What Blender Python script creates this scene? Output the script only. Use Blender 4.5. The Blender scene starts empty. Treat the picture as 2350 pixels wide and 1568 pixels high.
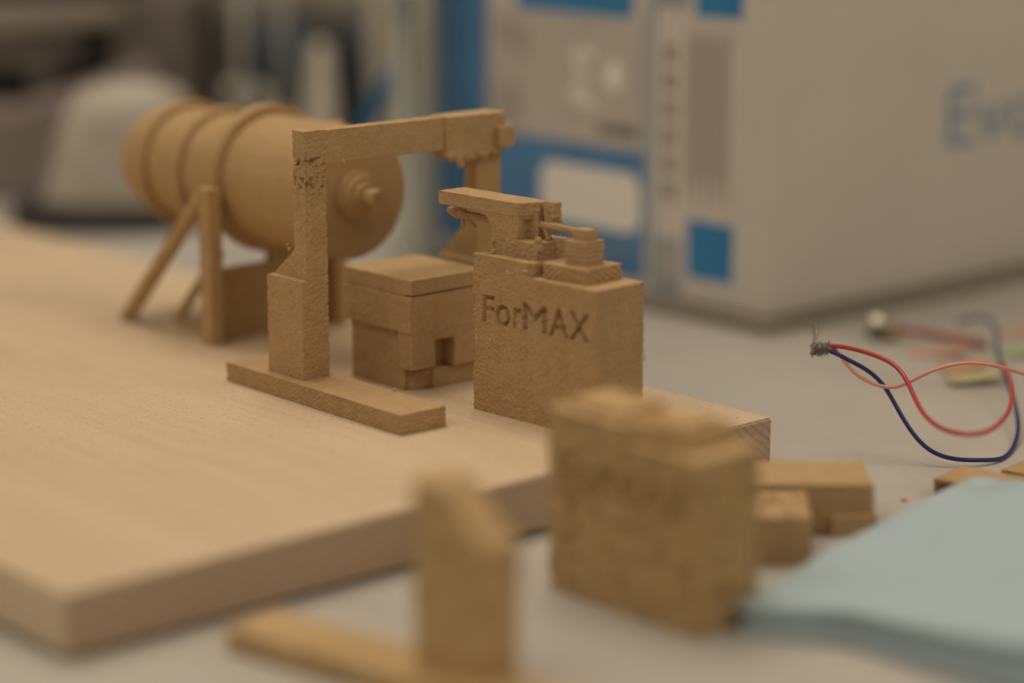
import bpy, bmesh, math, random
import numpy as np
from mathutils import Vector, Matrix

MM = 0.001                       # everything below is laid out in millimetres
TZ = -13.7                       # table top; z = 0 is the top of the beech board
S = bpy.context.scene
C = S.collection

# ------------------------------------------------------------------ camera
CAMP = (-222.47, -377.05, 148.0)
YAW, PITCH, FPX = 0.7315126933, 0.2235998164, 5358.035
FW = Vector((math.sin(YAW)*math.cos(PITCH), math.cos(YAW)*math.cos(PITCH), -math.sin(PITCH)))
RT = Vector((math.cos(YAW), -math.sin(YAW), 0.0))
UP = RT.cross(FW)
cam_d = bpy.data.cameras.new('camera')
cam = bpy.data.objects.new('camera', cam_d); C.objects.link(cam)
M = Matrix((RT, UP, -FW)).transposed().to_4x4()
M.translation = Vector(CAMP)*MM
cam.matrix_world = M
cam_d.sensor_width = 36.0
cam_d.lens = FPX/2350*36
cam_d.clip_start = 0.01; cam_d.clip_end = 20
cam_d.dof.use_dof = True
cam_d.dof.focus_distance = 0.590
cam_d.dof.aperture_fstop = cam_d.lens/22.5
S.camera = cam

# ------------------------------------------------------------------ light
w = bpy.data.worlds.new('World'); S.world = w; w.use_nodes = True
bg = w.node_tree.nodes['Background']
bg.inputs[0].default_value = (1.0, 0.86, 0.69, 1); bg.inputs[1].default_value = 0.235
def area(name, loc, size, energy, col, target=(150, 60, 0)):
    l = bpy.data.lights.new(name, 'AREA'); l.shape = 'RECTANGLE'; l.size, l.size_y = size
    l.energy = energy; l.color = col
    o = bpy.data.objects.new(name, l); C.objects.link(o)
    o.location = Vector(loc)*MM
    o.rotation_euler = (Vector(target)-Vector(loc)).to_track_quat('-Z', 'Y').to_euler()
    return o
area('overhead_light', (330, 520, 1500), (1.0, 0.7), 10.8, (1.0, 0.85, 0.66))  # main ceiling light
area('overhead_light', (-800, 100, 1200), (1.1, 0.5), 3.9, (1.0, 0.86, 0.70))  # added fill lamp on the left, brightens upright faces towards the camera
area('overhead_light', (500, -1000, 1200), (1.1, 0.5), 4.2, (1.0, 0.84, 0.64))  # added fill lamp at the right front, also for upright faces
S.view_settings.view_transform = 'Standard'; S.view_settings.look = 'None'
S.view_settings.exposure = 0.07; S.view_settings.gamma = 1.0
S.cycles.use_denoising = True
S.cycles.max_bounces = 8

# ------------------------------------------------------------------ materials
def mat(name, col, rough=0.6, spec=0.4, **kw):
    m = bpy.data.materials.new(name); m.use_nodes = True
    b = m.node_tree.nodes['Principled BSDF']
    b.inputs['Base Color'].default_value = (*col, 1); b.inputs['Roughness'].default_value = rough
    b.inputs['Specular IOR Level'].default_value = spec
    for k, v in kw.items(): b.inputs[k.replace('_', ' ')].default_value = v
    return m
def nd(m, t, **kw):
    n = m.node_tree.nodes.new(t)
    for k, v in kw.items(): setattr(n, k, v)
    return n
def lk(m, a, b): m.node_tree.links.new(a, b)
def bsdf(m): return m.node_tree.nodes['Principled BSDF']
def mapped(m, scale, rot=(0, 0, 0)):
    tc = nd(m, 'ShaderNodeTexCoord'); mp = nd(m, 'ShaderNodeMapping')
    mp.inputs['Scale'].default_value = [s*1000 for s in scale]; mp.inputs['Rotation'].default_value = rot
    lk(m, tc.outputs['Object'], mp.inputs[0]); return mp.outputs[0]
def noise(m, vec, scale=1, detail=3, rough=0.5, dist=0.0):
    n = nd(m, 'ShaderNodeTexNoise'); n.inputs['Scale'].default_value = scale; n.inputs['Detail'].default_value = detail
    n.inputs['Roughness'].default_value = rough; n.inputs['Distortion'].default_value = dist
    lk(m, vec, n.inputs['Vector']); return n.outputs[0]
def ramp(m, fac, stops):
    r = nd(m, 'ShaderNodeValToRGB'); e = r.color_ramp.elements
    while len(e) < len(stops): e.new(0.5)
    for i, (p, c) in enumerate(stops): e[i].position = p; e[i].color = (*c, 1)
    lk(m, fac, r.inputs[0]); return r.outputs[0]
def mix(m, fac, a, b, mode='MIX'):
    x = nd(m, 'ShaderNodeMix', data_type='RGBA', blend_type=mode)
    if isinstance(fac, float): x.inputs[0].default_value = fac
    else: lk(m, fac, x.inputs[0])
    for i, v in ((6, a), (7, b)):
        if isinstance(v, tuple): x.inputs[i].default_value = (*v, 1)
        else: lk(m, v, x.inputs[i])
    return x.outputs[2]
def bump(m, h, dist, strength=1.0):
    b = nd(m, 'ShaderNodeBump'); b.inputs['Distance'].default_value = dist*MM; b.inputs['Strength'].default_value = strength
    lk(m, h, b.inputs['Height']); lk(m, b.outputs[0], bsdf(m).inputs['Normal'])

def printed(name, base=(0.520, 0.355, 0.184), dark=(0.455, 0.302, 0.15)):
    m = mat(name, base, 0.72, 0.3)
    v = mapped(m, (1, 1, 1))
    c = ramp(m, noise(m, v, 0.22, 4, 0.6), [(0.3, dark), (0.7, base)])
    sp = ramp(m, noise(m, v, 2.6, 2, 0.6), [(0.26, (0.70, 0.66, 0.60)), (0.42, (1, 1, 1)), (0.74, (1.08, 1.08, 1.08))])
    lk(m, mix(m, 0.8, c, sp, 'MULTIPLY'), bsdf(m).inputs['Base Color'])
    bump(m, noise(m, v, 3.0, 3, 0.7), 0.12, 0.9)
    b = bsdf(m)
    b.inputs['Subsurface Weight'].default_value = 0.10
    b.inputs['Subsurface Scale'].default_value = 0.0004
    b.inputs['Subsurface Radius'].default_value = (1.0, 0.45, 0.15)
    return m
PR = printed('wood_filament')
PR2 = printed('wood_filament_smooth', (0.50, 0.338, 0.165), (0.44, 0.292, 0.138))
PR3 = printed('wood_filament_yellowish', (0.60, 0.415, 0.205), (0.49, 0.33, 0.155))

def stain(m):
    b = bsdf(m); src = b.inputs['Base Color'].links[0].from_socket
    n = noise(m, mapped(m, (0.26, 0.26, 0.16)), 1, 2, 0.55)
    lk(m, mix(m, 1.0, src, ramp(m, n, [(0.27, (0.58, 0.54, 0.48)), (0.42, (1, 1, 1)), (0.62, (1, 1, 1)), (0.74, (1.0, 1.05, 1.18))]), 'MULTIPLY'), b.inputs['Base Color'])
stain(PR3)

def beech():
    m = mat('beech_face_grain', (0.7, 0.5, 0.33), 0.5, 0.35)
    big = noise(m, mapped(m, (0.05, 0.006, 0.05)), 1, 4, 0.6, 0.4)
    c = ramp(m, big, [(0.3, (0.635, 0.495, 0.335)), (0.55, (0.69, 0.545, 0.375)), (0.8, (0.75, 0.59, 0.405))])
    st = noise(m, mapped(m, (0.75, 0.028, 0.75)), 1, 5, 0.6)
    c = mix(m, 0.45, c, ramp(m, st, [(0.32, (0.84, 0.81, 0.79)), (0.55, (1, 1, 1)), (0.75, (1.04, 1.04, 1.04))]), 'MULTIPLY')
    fl = noise(m, mapped(m, (2.6, 0.45, 2.6)), 1, 1, 0.5)
    c = mix(m, 1.0, c, ramp(m, fl, [(0.27, (0.62, 0.52, 0.44)), (0.37, (1, 1, 1))]), 'MULTIPLY')
    lk(m, c, bsdf(m).inputs['Base Color'])
    bump(m, st, 0.05, 0.5)
    return m
def beech_end():
    m = mat('beech_end_grain', (0.5, 0.36, 0.24), 0.65, 0.25)
    v = mapped(m, (0.22, 0.22, 0.30), (0, 0.75, 0))
    wv = nd(m, 'ShaderNodeTexWave', wave_type='BANDS', bands_direction='X')
    wv.inputs['Scale'].default_value = 0.62; wv.inputs['Distortion'].default_value = 3.5
    wv.inputs['Detail'].default_value = 3; wv.inputs['Detail Scale'].default_value = 0.6
    lk(m, v, wv.inputs['Vector'])
    c = ramp(m, wv.outputs[1], [(0.02, (0.40, 0.295, 0.205)), (0.16, (0.50, 0.37, 0.255)), (0.9, (0.54, 0.405, 0.28))])
    p = noise(m, mapped(m, (2.0, 2.0, 2.0)), 1, 3, 0.7)
    c = mix(m, 0.8, c, ramp(m, p, [(0.3, (0.75, 0.73, 0.7)), (0.6, (1.05, 1.05, 1.05))]), 'MULTIPLY')
    lk(m, c, bsdf(m).inputs['Base Color'])
    bump(m, p, 0.1, 0.6)
    return m
def tabletop():
    m = mat('grey_laminate', (0.5, 0.47, 0.42), 0.42, 0.4)
    n = noise(m, mapped(m, (0.012, 0.012, 0.012)), 1, 4, 0.55, 0.5)
    c = ramp(m, n, [(0.3, (0.46, 0.435, 0.40)), (0.7, (0.52, 0.492, 0.44))])
    sm = noise(m, mapped(m, (0.05, 0.008, 0.05), (0, 0, 0.5)), 1, 4, 0.6, 1.0)
    c = mix(m, 0.7, c, ramp(m, sm, [(0.28, (0.88, 0.87, 0.87)), (0.5, (1, 1, 1))]), 'MULTIPLY')
    lk(m, c, bsdf(m).inputs['Base Color'])
    lk(m, ramp(m, n, [(0.3, (0.36,)*3), (0.7, (0.5,)*3)]), bsdf(m).inputs['Roughness'])
    return m
BEECH, BEECH_END, TABLE = beech(), beech_end(), tabletop()
def soft(name, col, rough=0.6, var=0.08, sc=0.05, **kw):
    m = mat(name, col, rough, **kw)
    n = noise(m, mapped(m, (sc, sc, sc)), 1, 4, 0.6)
    lk(m, ramp(m, n, [(0.3, tuple(c*(1-var) for c in col)), (0.7, tuple(min(1, c*(1+var)) for c in col))]), bsdf(m).inputs['Base Color'])
    return m

# ------------------------------------------------------------------ mesh helpers (mm)
def bx(bm, x0, x1, y0, y1, z0, z1, mx=None):
    vs = [bm.verts.new((x, y, z)) for x in (x0, x1) for y in (y0, y1) for z in (z0, z1)]
    for f in ((0, 1, 3, 2), (4, 6, 7, 5), (0, 4, 5, 1), (2, 3, 7, 6), (0, 2, 6, 4), (1, 5, 7, 3)):
        bm.faces.new([vs[i] for i in f])
    if mx is not None: bmesh.ops.transform(bm, matrix=mx, verts=vs)
    return vs
def prism(bm, pts, a0, a1, axis='x', mx=None):
    def mk(p, a):
        return {'x': (a, p[0], p[1]), 'y': (p[0], a, p[1]), 'z': (p[0], p[1], a)}[axis]
    A = [bm.verts.new(mk(p, a0)) for p in pts]; B = [bm.verts.new(mk(p, a1)) for p in pts]
    bm.faces.new(A[::-1]); bm.faces.new(B)
    n = len(pts)
    for i in range(n): bm.faces.new((A[i], A[(i+1) % n], B[(i+1) % n], B[i]))
    if mx is not None: bmesh.ops.transform(bm, matrix=mx, verts=A+B)
def lathe(bm, prof, seg=48, mx=None, cap=True):
    rings = []; vs = []
    for r, h in prof:
        ring = [bm.verts.new((r*math.cos(2*math.pi*i/seg), r*math.sin(2*math.pi*i/seg), h)) for i in range(seg)]
        rings.append(ring); vs += ring
    for a, b in zip(rings, rings[1:]):
        for i in range(seg): bm.faces.new((a[i], a[(i+1) % seg], b[(i+1) % seg], b[i]))
    if cap: bm.faces.new(rings[0][::-1]); bm.faces.new(rings[-1])
    if mx is not None: bmesh.ops.transform(bm, matrix=mx, verts=vs)
def rod(bm, p, q, r0, r1=None, seg=16):
    p, q = Vector(p), Vector(q); r1 = r0 if r1 is None else r1
    d = q-p
    mx = Matrix.Translation(p) @ d.to_track_quat('Z', 'Y').to_matrix().to_4x4()
    lathe(bm, [(r0, 0), (r1, d.length)], seg, mx)
def blob(bm, c, r, s=(1, 1, 1)):
    bmesh.ops.create_icosphere(bm, subdivisions=2, radius=1, matrix=Matrix.Translation(c) @ Matrix.Diagonal((r*s[0], r*s[1], r*s[2], 1)))
def link(name, me, m, parent=None, smooth=False):
    o = bpy.data.objects.new(name, me); C.objects.link(o)
    for x in (m if isinstance(m, (list, tuple)) else [m]): me.materials.append(x)
    if parent is not None: o.parent = parent
    if smooth: me.polygons.foreach_set('use_smooth', [True]*len(me.polygons))
    return o
def done(name, bm, m, parent=None, bevel=0, smooth=False, seg=2):
    bmesh.ops.recalc_face_normals(bm, faces=bm.faces)
    if bevel:
        es = [e for e in bm.edges if len(e.link_faces) == 2 and e.calc_face_angle(0) > 0.6]
        bmesh.ops.bevel(bm, geom=es, offset=bevel, segments=seg, affect='EDGES', profile=0.5)
    bmesh.ops.scale(bm, vec=(MM,)*3, verts=bm.verts)
    me = bpy.data.meshes.new(name); bm.to_mesh(me); bm.free()
    return link(name, me, m, parent, smooth)

def _h(ix, iy, iz, s):
    n = (ix*374761393 + iy*668265263 + iz*2147483647 + s*144269504) & 0xffffffff
    n = ((n ^ (n >> 13))*1274126177) & 0xffffffff
    n = ((n ^ (n >> 16))*2246822519) & 0xffffffff
    return ((n ^ (n >> 15)) & 0xffff)/65535.0
def vn(P, s=0):
    I = np.floor(P).astype(np.int64); F = P-I; F = F*F*(3-2*F)
    out = 0
    for dx in (0, 1):
        for dy in (0, 1):
            for dz in (0, 1):
                wt = (F[:, 0] if dx else 1-F[:, 0])*(F[:, 1] if dy else 1-F[:, 1])*(F[:, 2] if dz else 1-F[:, 2])
                out = out + wt*_h(I[:, 0]+dx, I[:, 1]+dy, (I[:, 2]+dz) % 65536, s)
    return out*2-1
def slant(P, ang=0.6, across=0.5, along=1.3):
    s = P[:, 0]*0.9+P[:, 1]*1.0; z = P[:, 2]
    a = s*math.cos(ang)+z*math.sin(ang); b = -s*math.sin(ang)+z*math.cos(ang)
    return np.stack([a/along, b/across, (P[:, 0]-P[:, 1])/1.1], 1)
def grain(P, N, amp=1.0, seed=0):
    az = np.abs(N[:, 2])
    side = 1-0.8*np.clip((az-0.5)*3, 0, 1)
    g = vn(slant(P, 0.6, 0.38, 0.62), seed)*0.65+vn(P/0.40, seed+1)*0.6
    d = 0.25*(g-0.45*np.abs(g))+0.07*vn(P/0.33, seed+2)
    # the printed rim stands slightly proud along every edge
    m = np.max(np.abs(N), axis=1)
    rim = np.clip((0.93-m)*6, 0, 1)*(N[:, 2] > -0.2)
    return amp*side*(d+0.035*np.sin(P[:, 2]*2*math.pi/0.62))+0.08*amp*vn(P/4.0, seed+3)+rim*(0.13+0.10*vn(P/0.6, seed+4))
def voxel(name, bm, size, m, parent=None, disp=None, inset=None, smooth=True):
    """union of the shapes in bm, remeshed to small voxels and roughened like a coarse print"""
    bmesh.ops.recalc_face_normals(bm, faces=bm.faces)
    me = bpy.data.meshes.new(name); bm.to_mesh(me); bm.free()
    o = bpy.data.objects.new('tmp', me); C.objects.link(o)
    md = o.modifiers.new('r', 'REMESH'); md.mode = 'VOXEL'; md.voxel_size = size; md.adaptivity = 0
    dg = bpy.context.evaluated_depsgraph_get(); dg.update()
    nm = bpy.data.meshes.new_from_object(o.evaluated_get(dg)); nm.name = name
    bpy.data.objects.remove(o); bpy.data.meshes.remove(me)
    n = len(nm.vertices)
    P = np.empty(n*3); nm.vertices.foreach_get('co', P); P = P.reshape(-1, 3)
    N = np.empty(n*3); nm.vertex_normals.foreach_get('vector', N); N = N.reshape(-1, 3)
    D = np.zeros(n)
    if inset is not None: D = D-inset(P, N)
    D = D+(grain(P, N) if disp is None else disp(P, N))
    P = (P+N*D[:, None])*MM
    nm.vertices.foreach_set('co', P.ravel()); nm.update()
    nm.materials.clear()
    return link(name, nm, m, parent, smooth)

def root(name, label, cat, loc=(0, 0, 0), yaw=0.0, group=None):
    o = bpy.data.objects.new(name, None); C.objects.link(o)
    o.empty_display_size = 0.01
    o.location = Vector(loc)*MM; o.rotation_euler = (0, 0, yaw)
    return tag(o, label, cat, group)
def tag(o, label, cat, group=None):
    o['label'] = label; o['category'] = cat
    if group: o['group'] = group
    return o
def move(o, loc, yaw=0.0):
    o.location = Vector(loc)*MM; o.rotation_euler = (0, 0, yaw); return o
rnd = random.Random(7)

def text_tris(s, x0, x1, z0, z1, bold=0.02):
    cu = bpy.data.curves.new('t', 'FONT'); cu.body = s; cu.offset = bold
    o = bpy.data.objects.new('t', cu); C.objects.link(o)
    dg = bpy.context.evaluated_depsgraph_get(); dg.update()
    me = bpy.data.meshes.new_from_object(o.evaluated_get(dg))
    V = np.array([v.co[:2] for v in me.vertices]); me.calc_loop_triangles()
    T = np.array([t.vertices[:] for t in me.loop_triangles])
    bpy.data.objects.remove(o)
    lo, hi = V.min(0), V.max(0)
    V = (V-lo)/(hi-lo)*np.array([x1-x0, z1-z0])+np.array([x0, z0])
    return V, T
def inside(V, T, Q):
    m = np.zeros(len(Q), bool)
    for a, b, c in V[T]:
        lo = np.minimum(np.minimum(a, b), c); hi = np.maximum(np.maximum(a, b), c)
        k = np.where((Q[:, 0] >= lo[0]) & (Q[:, 0] <= hi[0]) & (Q[:, 1] >= lo[1]) & (Q[:, 1] <= hi[1]) & ~m)[0]
        if len(k) == 0: continue
        q = Q[k]
        def cr(p, r): return (r[0]-p[0])*(q[:, 1]-p[1])-(r[1]-p[1])*(q[:, 0]-p[0])
        s1, s2, s3 = cr(a, b), cr(b, c), cr(c, a)
        ok = ((s1 >= 0) & (s2 >= 0) & (s3 >= 0)) | ((s1 <= 0) & (s2 <= 0) & (s3 <= 0))
        m[k[ok]] = True
    return m
def flat_text(name, s, m, parent, mx, height, thick=0.15, bold=0.0, width=None):
    """thin solid lettering; mx maps (x right, y up, z outward) in mm to the parent's frame"""
    cu = bpy.data.curves.new('t', 'FONT'); cu.body = s; cu.extrude = 0.02; cu.offset = bold
    o = bpy.data.objects.new('t', cu); C.objects.link(o)
    dg = bpy.context.evaluated_depsgraph_get(); dg.update()
    me = bpy.data.meshes.new_from_object(o.evaluated_get(dg)); me.name = name
    bpy.data.objects.remove(o)
    xs = [v.co.x for v in me.vertices]; ys = [v.co.y for v in me.vertices]
    k = height/(max(ys)-min(ys)); kx = k if width is None else width/(max(xs)-min(xs))
    for v in me.vertices:
        v.co = (mx @ Vector(((v.co.x-min(xs))*kx, (v.co.y-min(ys))*k, (v.co.z+0.02)/0.04*thick)))*MM
    me.materials.clear()
    return link(name, me, m, parent)

def at_depth(px, py, d):          # used once to lay out the free-hanging wires in space
    return Vector(CAMP)+(FW+RT*((px-1175)/FPX)+UP*((784-py)/FPX))*d

# ================================================================== setting
bm = bmesh.new(); bx(bm, -900, 2200, -900, 2600, TZ-28, TZ)
t = done('table', bm, TABLE); t['kind'] = 'structure'
bm = bmesh.new(); bx(bm, -2600, 3000, -2600, 6000, -760, -745)
fl = done('floor', bm, soft('dark_floor', (0.10, 0.09, 0.08), 0.7)); fl['kind'] = 'structure'
bm = bmesh.new(); bx(bm, 0, 4800, 0, 60, -745, 1500)
bw = done('background_wall', bm, soft('dim_wall', (0.16, 0.145, 0.125), 0.8)); bw['kind'] = 'structure'
move(bw, (-300, 3600, 0), -0.73)

# beech board
def board():
    bm = bmesh.new(); L, Wd = 470, 203.4
    bx(bm, 0, Wd, 0, L, TZ+0.9, 0)
    bmesh.ops.recalc_face_normals(bm, faces=bm.faces)
    es = [e for e in bm.edges]
    bmesh.ops.bevel(bm, geom=es, offset=0.45, segments=2, affect='EDGES')
    for f in bm.faces:
        f.material_index = 1 if abs(f.normal.y) > 0.7 else 0
    o = done('wooden_board', bm, [BEECH, BEECH_END])
    tag(o, 'pale beech board lying on the grey table under the printed models', 'board')
board()
FELT = mat('felt', (0.05, 0.045, 0.04), 0.9)
for x in (12, 188):
    for y in (14, 440):
        bm = bmesh.new(); lathe(bm, [(5, TZ), (5, TZ+0.95)], 20, Matrix.Translation((x, y, 0)))
        done('foot', bm, FELT, bpy.data.objects['wooden_board'])

# ================================================================== lettered block
TV, TT = [], []
for ch, b1, b0, z0, z1 in (('F', 39.3, 35.2, 23.2, 30.0), ('o', 34.5, 29.7, 23.1, 28.3), ('r', 28.4, 25.7, 23.3, 28.3),
                           ('M', 25.0, 17.0, 23.3, 30.1), ('A', 15.9, 9.6, 23.4, 30.2), ('X', 9.0, 2.7, 23.5, 30.3)):
    v_, t_ = text_tris(ch, 42.0-b1, 42.0-b0, z0, z1, 0.0)
    TT.append(t_+sum(len(x) for x in TV)); TV.append(v_)
TV = np.concatenate(TV); TT = np.concatenate(TT)
def lettered_block(label, loc, yaw, seed, vs, m, full=True, pits=False, step=21.4):
    r = root('engraved_block', label, 'printed block', loc, yaw, 'engraved printed blocks')
    bm = bmesh.new()
    bx(bm, 0, 16.6, 0, 42.6, 0, 36.6)
    # higher part, its near corner rounded
    pts = [(0, 42.6), (16.6, 42.6), (16.6, step+0.6), (3.4, step+0.6), (1.9, step+0.9), (0.8, step+1.7), (0.2, step+2.8), (0, step+4.0)]
    prism(bm, pts, 30, 40.1, 'z')
    if not full:
        prism(bm, [(2.2, 23), (2.0, 39), (13, 40), (14, 24)], 39, 42.0, 'z'); blob(bm, (8, 33, 41), 6, (0.9, 1.1, 0.4)); blob(bm, (8, 21, 38.5), 4.5, (1, 0.8, 0.5)); prism(bm, [(4, 8), (4, 19), (13, 19), (13.5, 9)], 39, 41.6, 'z')
    def ins(P, N):
        k = (N[:, 0] < -0.8) & (P[:, 0] < 0.5)
        d = np.zeros(len(P))
        jit = np.stack([vn(P/0.6, 51), vn(P/0.6, 52)], 1)*0.08
        Q = np.stack([42.0-P[:, 1], P[:, 2]], 1)+jit
        # lettering runs from the far (left) end to the near (right) end
        ti = np.zeros(len(P), bool); kk = np.where(k & (P[:, 2] > 22) & (P[:, 2] < 31.5))[0]
        for dx, dz in ((0, 0), (0.13, 0), (-0.13, 0), (0, 0.12), (0, -0.12)):
            ti[kk] |= inside(TV, TT, Q[kk]+np.array([dx, dz]))
        d[k & ti] = 1.9
        return d
    def dsp(P, N):
        d = grain(P, N, 1.0 if full else 1.6, seed)
        if pits:
            side = np.abs(N[:, 2]) < 0.5
            line = np.exp(-((P[:, 1]-36.0)/1.0)**2)*(P[:, 2] < 27)
            h = (vn(P/1.4, seed+9) > 0.0)
            d = d-side*h*(1.5*line)-side*0.9*(vn(P/2.0, seed+8) > 0.58)-(N[:, 1] < -0.6)*0.35*np.sin(P[:, 0]*2*math.pi/2.3)
        return d
    voxel('block_body', bm, vs, m, r, dsp, ins)
    # slab on the lower step
    bm = bmesh.new()
    prism(bm, [(3.0, 6.3), (2.0, 20.0), (3.4, 20.9), (15.2, 20.9), (15.6, 6.6)], 36.0, 40.4, 'z')
    def dslab(P, N):
        side = np.abs(N[:, 2]) < 0.6
        s = P[:, 1]*0.78+P[:, 2]*0.9+P[:, 0]*0.5
        g = np.sin(s*2*math.pi/1.35+2.0*vn(P/1.6, 5))
        return grain(P, N, 1.2, seed+20)+side*0.22*g*(0.6+0.4*vn(P/1.2, 6))
    voxel('step_slab', bm, vs, m, r, dslab)
    return r
BL = lettered_block('engraved ForMAX block with a small printed machine on top, standing on the board', (155.65, 13.92, 0), 0.0449, 3, 0.165, PR)

# small machine on top of it (parts of the same print)
def rough(P, N): return grain(P, N, 0.85, 40)
bm = bmesh.new()
bx(bm, 3.6, 10.6, 23.9, 39.3, 39.8, 44.4)
bx(bm, 10.4, 14.8, 23.6, 29.5, 39.8, 44.6)
blob(bm, (3.7, 39.3, 43.2), 0.8); blob(bm, (3.3, 38.6, 40.4), 0.9); blob(bm, (4.5, 24.2, 44.9), 0.9, (1, 1, 1.3)); blob(bm, (4.4, 23.8, 43.2), 1.0)
def dA(P, N):
    side = np.abs(N[:, 2]) < 0.6
    return grain(P, N, 1.1, 31)-side*0.22*np.clip((vn(slant(P, 0.4, 0.55, 0.8), 33)-0.4)*4, 0, 1)
voxel('lower_tray', bm, 0.19, PR, BL, dA)
bm = bmesh.new()
# column with flared underside and the plate above
prism(bm, [(31.0, 44), (40.2, 44), (40.4, 46.2), (41.6, 48.3), (43.0, 49.6), (45.0, 50.4), (45.0, 52), (31.0, 52)], 4.05, 8.4, 'x')
bx(bm, 8.0, 11.4, 27.9, 42.0, 44, 52)
voxel('column', bm, 0.19, PR, BL, rough)
bm = bmesh.new()
prism(bm, [(3.8, 59.3), (3.8, 32.4), (4.3, 31.3), (5.4, 30.4), (11.2, 27.6), (12.3, 28.0), (12.3, 58.8)], 50.2, 53.6, 'z')
prism(bm, [(4.0, 44), (4.0, 32.4), (4.6, 31.5), (5.6, 30.7), (11.2, 27.9), (11.8, 44)], 49.3, 52, 'z')
for k in range(7): blob(bm, (4.4+rnd.random(), 55.5-k*1.1, 50.1), 0.35)
voxel('top_plate', bm, 0.19, PR, BL, lambda P, N: grain(P, N, 0.8, 61))
bm = bmesh.new()
bx(bm, 9.4, 12.6, 24.2, 27.2, 48.6, 53.9)
for k in range(14): blob(bm, (9.4+3.2*rnd.random(), 24.1+3*rnd.random(), 47.6+rnd.random()*6.2), 0.75)
for k in range(5): blob(bm, (9.5+3*rnd.random(), 24.3, 46.6+rnd.random()*1.4), 0.7)
voxel('motor_block', bm, 0.22, PR, BL, lambda P, N: grain(P, N, 1.3, 71))
bm = bmesh.new()
rod(bm, (9.2, 33, 48.0), (9.0, 13.2, 48.2), 0.95, 0.85)
rod(bm, (8.9, 17, 47.9), (8.8, 11.5, 47.9), 1.0)
rod(bm, (11.5, 26, 47.6), (11.5, 23.6, 47.6), 1.2)
for k in range(7): blob(bm, (9.1, 12.5+rnd.random()*8, 47.3-0.3*rnd.random()), 0.4)
rod(bm, (9.2, 26.5, 47.6), (8.6, 24.8, 44.6), 0.55); rod(bm, (9.2, 27.5, 47.6), (9.8, 25.4, 44.6), 0.5)
voxel('arm', bm, 0.2, PR, BL, lambda P, N: grain(P, N, 0.6, 81))
bm = bmesh.new()
prism(bm, [(5.4, 9.0), (5.0, 15.6), (11.8, 16.0), (12.2, 9.4)], 40.0, 46.4, 'z')
def dC(P, N): return grain(P, N, 0.8, 91)+(np.abs(N[:, 2]) < .6)*0.13*np.sin(P[:, 2]*2*math.pi/1.15)
voxel('end_block', bm, 0.22, PR, BL, dC)
bm = bmesh.new()
prism(bm, [(6.6, 9.9), (6.4, 14.2), (10.3, 14.5), (10.7, 10.2)], 46.2, 49.1, 'z')
voxel('arm_end', bm, 0.22, PR, BL, lambda P, N: grain(P, N, 0.8, 95))
bm = bmesh.new()
rod(bm, (8.6, 59.3, 47.4), (8.6, 44, 47.3), 1.0, 1.1)
blob(bm, (8.6, 59.6, 47.8), 1.25, (1, 1.1, 1)); blob(bm, (8.6, 57.6, 47.0), 1.1); blob(bm, (8.4, 55.6, 48.2), 1.2)
for (y, z) in ((55.4, 46.2), (55.2, 45.3), (55.1, 44.6), (52.5, 45.9), (51.6, 45.2), (50.9, 44.9), (53.6, 46.4), (54.6, 49.2), (57, 49.4)):
    blob(bm, (8.3, y, z), 0.55)
voxel('nozzle', bm, 0.2, PR2, BL, lambda P, N: grain(P, N, 0.6, 99))
# chips and loose hairs of filament caught on the face
def hair(parent, m, pts, r=0.07):
    cu = bpy.data.curves.new('loose_strand', 'CURVE'); cu.dimensions = '3D'; cu.bevel_depth = r*MM; cu.bevel_resolution = 1
    sp = cu.splines.new('NURBS'); sp.points.add(len(pts)-1); sp.use_endpoint_u = True; sp.order_u = 3
    for i, p in enumerate(pts): sp.points[i].co = (*[c*MM for c in p], 1)
    o = bpy.data.objects.new('loose_strand', cu); C.objects.link(o); cu.materials.append(m); o.parent = parent
PALE = mat('pale_strand', (0.7, 0.58, 0.42), 0.5)
hair(BL, PALE, [(-0.2, 24.8, 38.1), (-0.5, 24.0, 38.3), (-0.4, 23.1, 38.2)], 0.16)
hair(BL, PALE, [(-0.1, 30.5, 37.5), (-0.6, 29.6, 37.2), (-0.5, 28.8, 36.7), (-0.3, 28.3, 37.1)], 0.07)
hair(BL, PALE, [(-0.1, 41.8, 19.5), (-0.5, 41.2, 19.0), (-0.4, 40.6, 18.4)], 0.12)
hair(BL, PALE, [(-0.1, 36.2, 19.4), (-0.5, 35.8, 19.0), (-0.4, 36.5, 18.6)], 0.07)
hair(BL, PALE, [(4.4, 33.6, 47.6), (4.2, 33.3, 46.6), (4.5, 34.0, 45.8), (4.4, 33.2, 45.3)], 0.07)
hair(BL, mat('dark_strand', (0.12, 0.1, 0.08), 0.6), [(16.7, 0.5, 19), (17.4, 0.2, 18.6), (17.0, 0, 18.0), (17.8, 0, 17.4), (17.2, 0.3, 16.8)], 0.07)

# same block, coarser, out of focus in front
FB = lettered_block('blurred coarse engraved block standing on the table in front of the board end', (100.2, -72.4, TZ), 0.0, 13, 0.42, PR3, False, True, 18.5)

FB.scale = (1.12, 1.02, 1.0)

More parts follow.
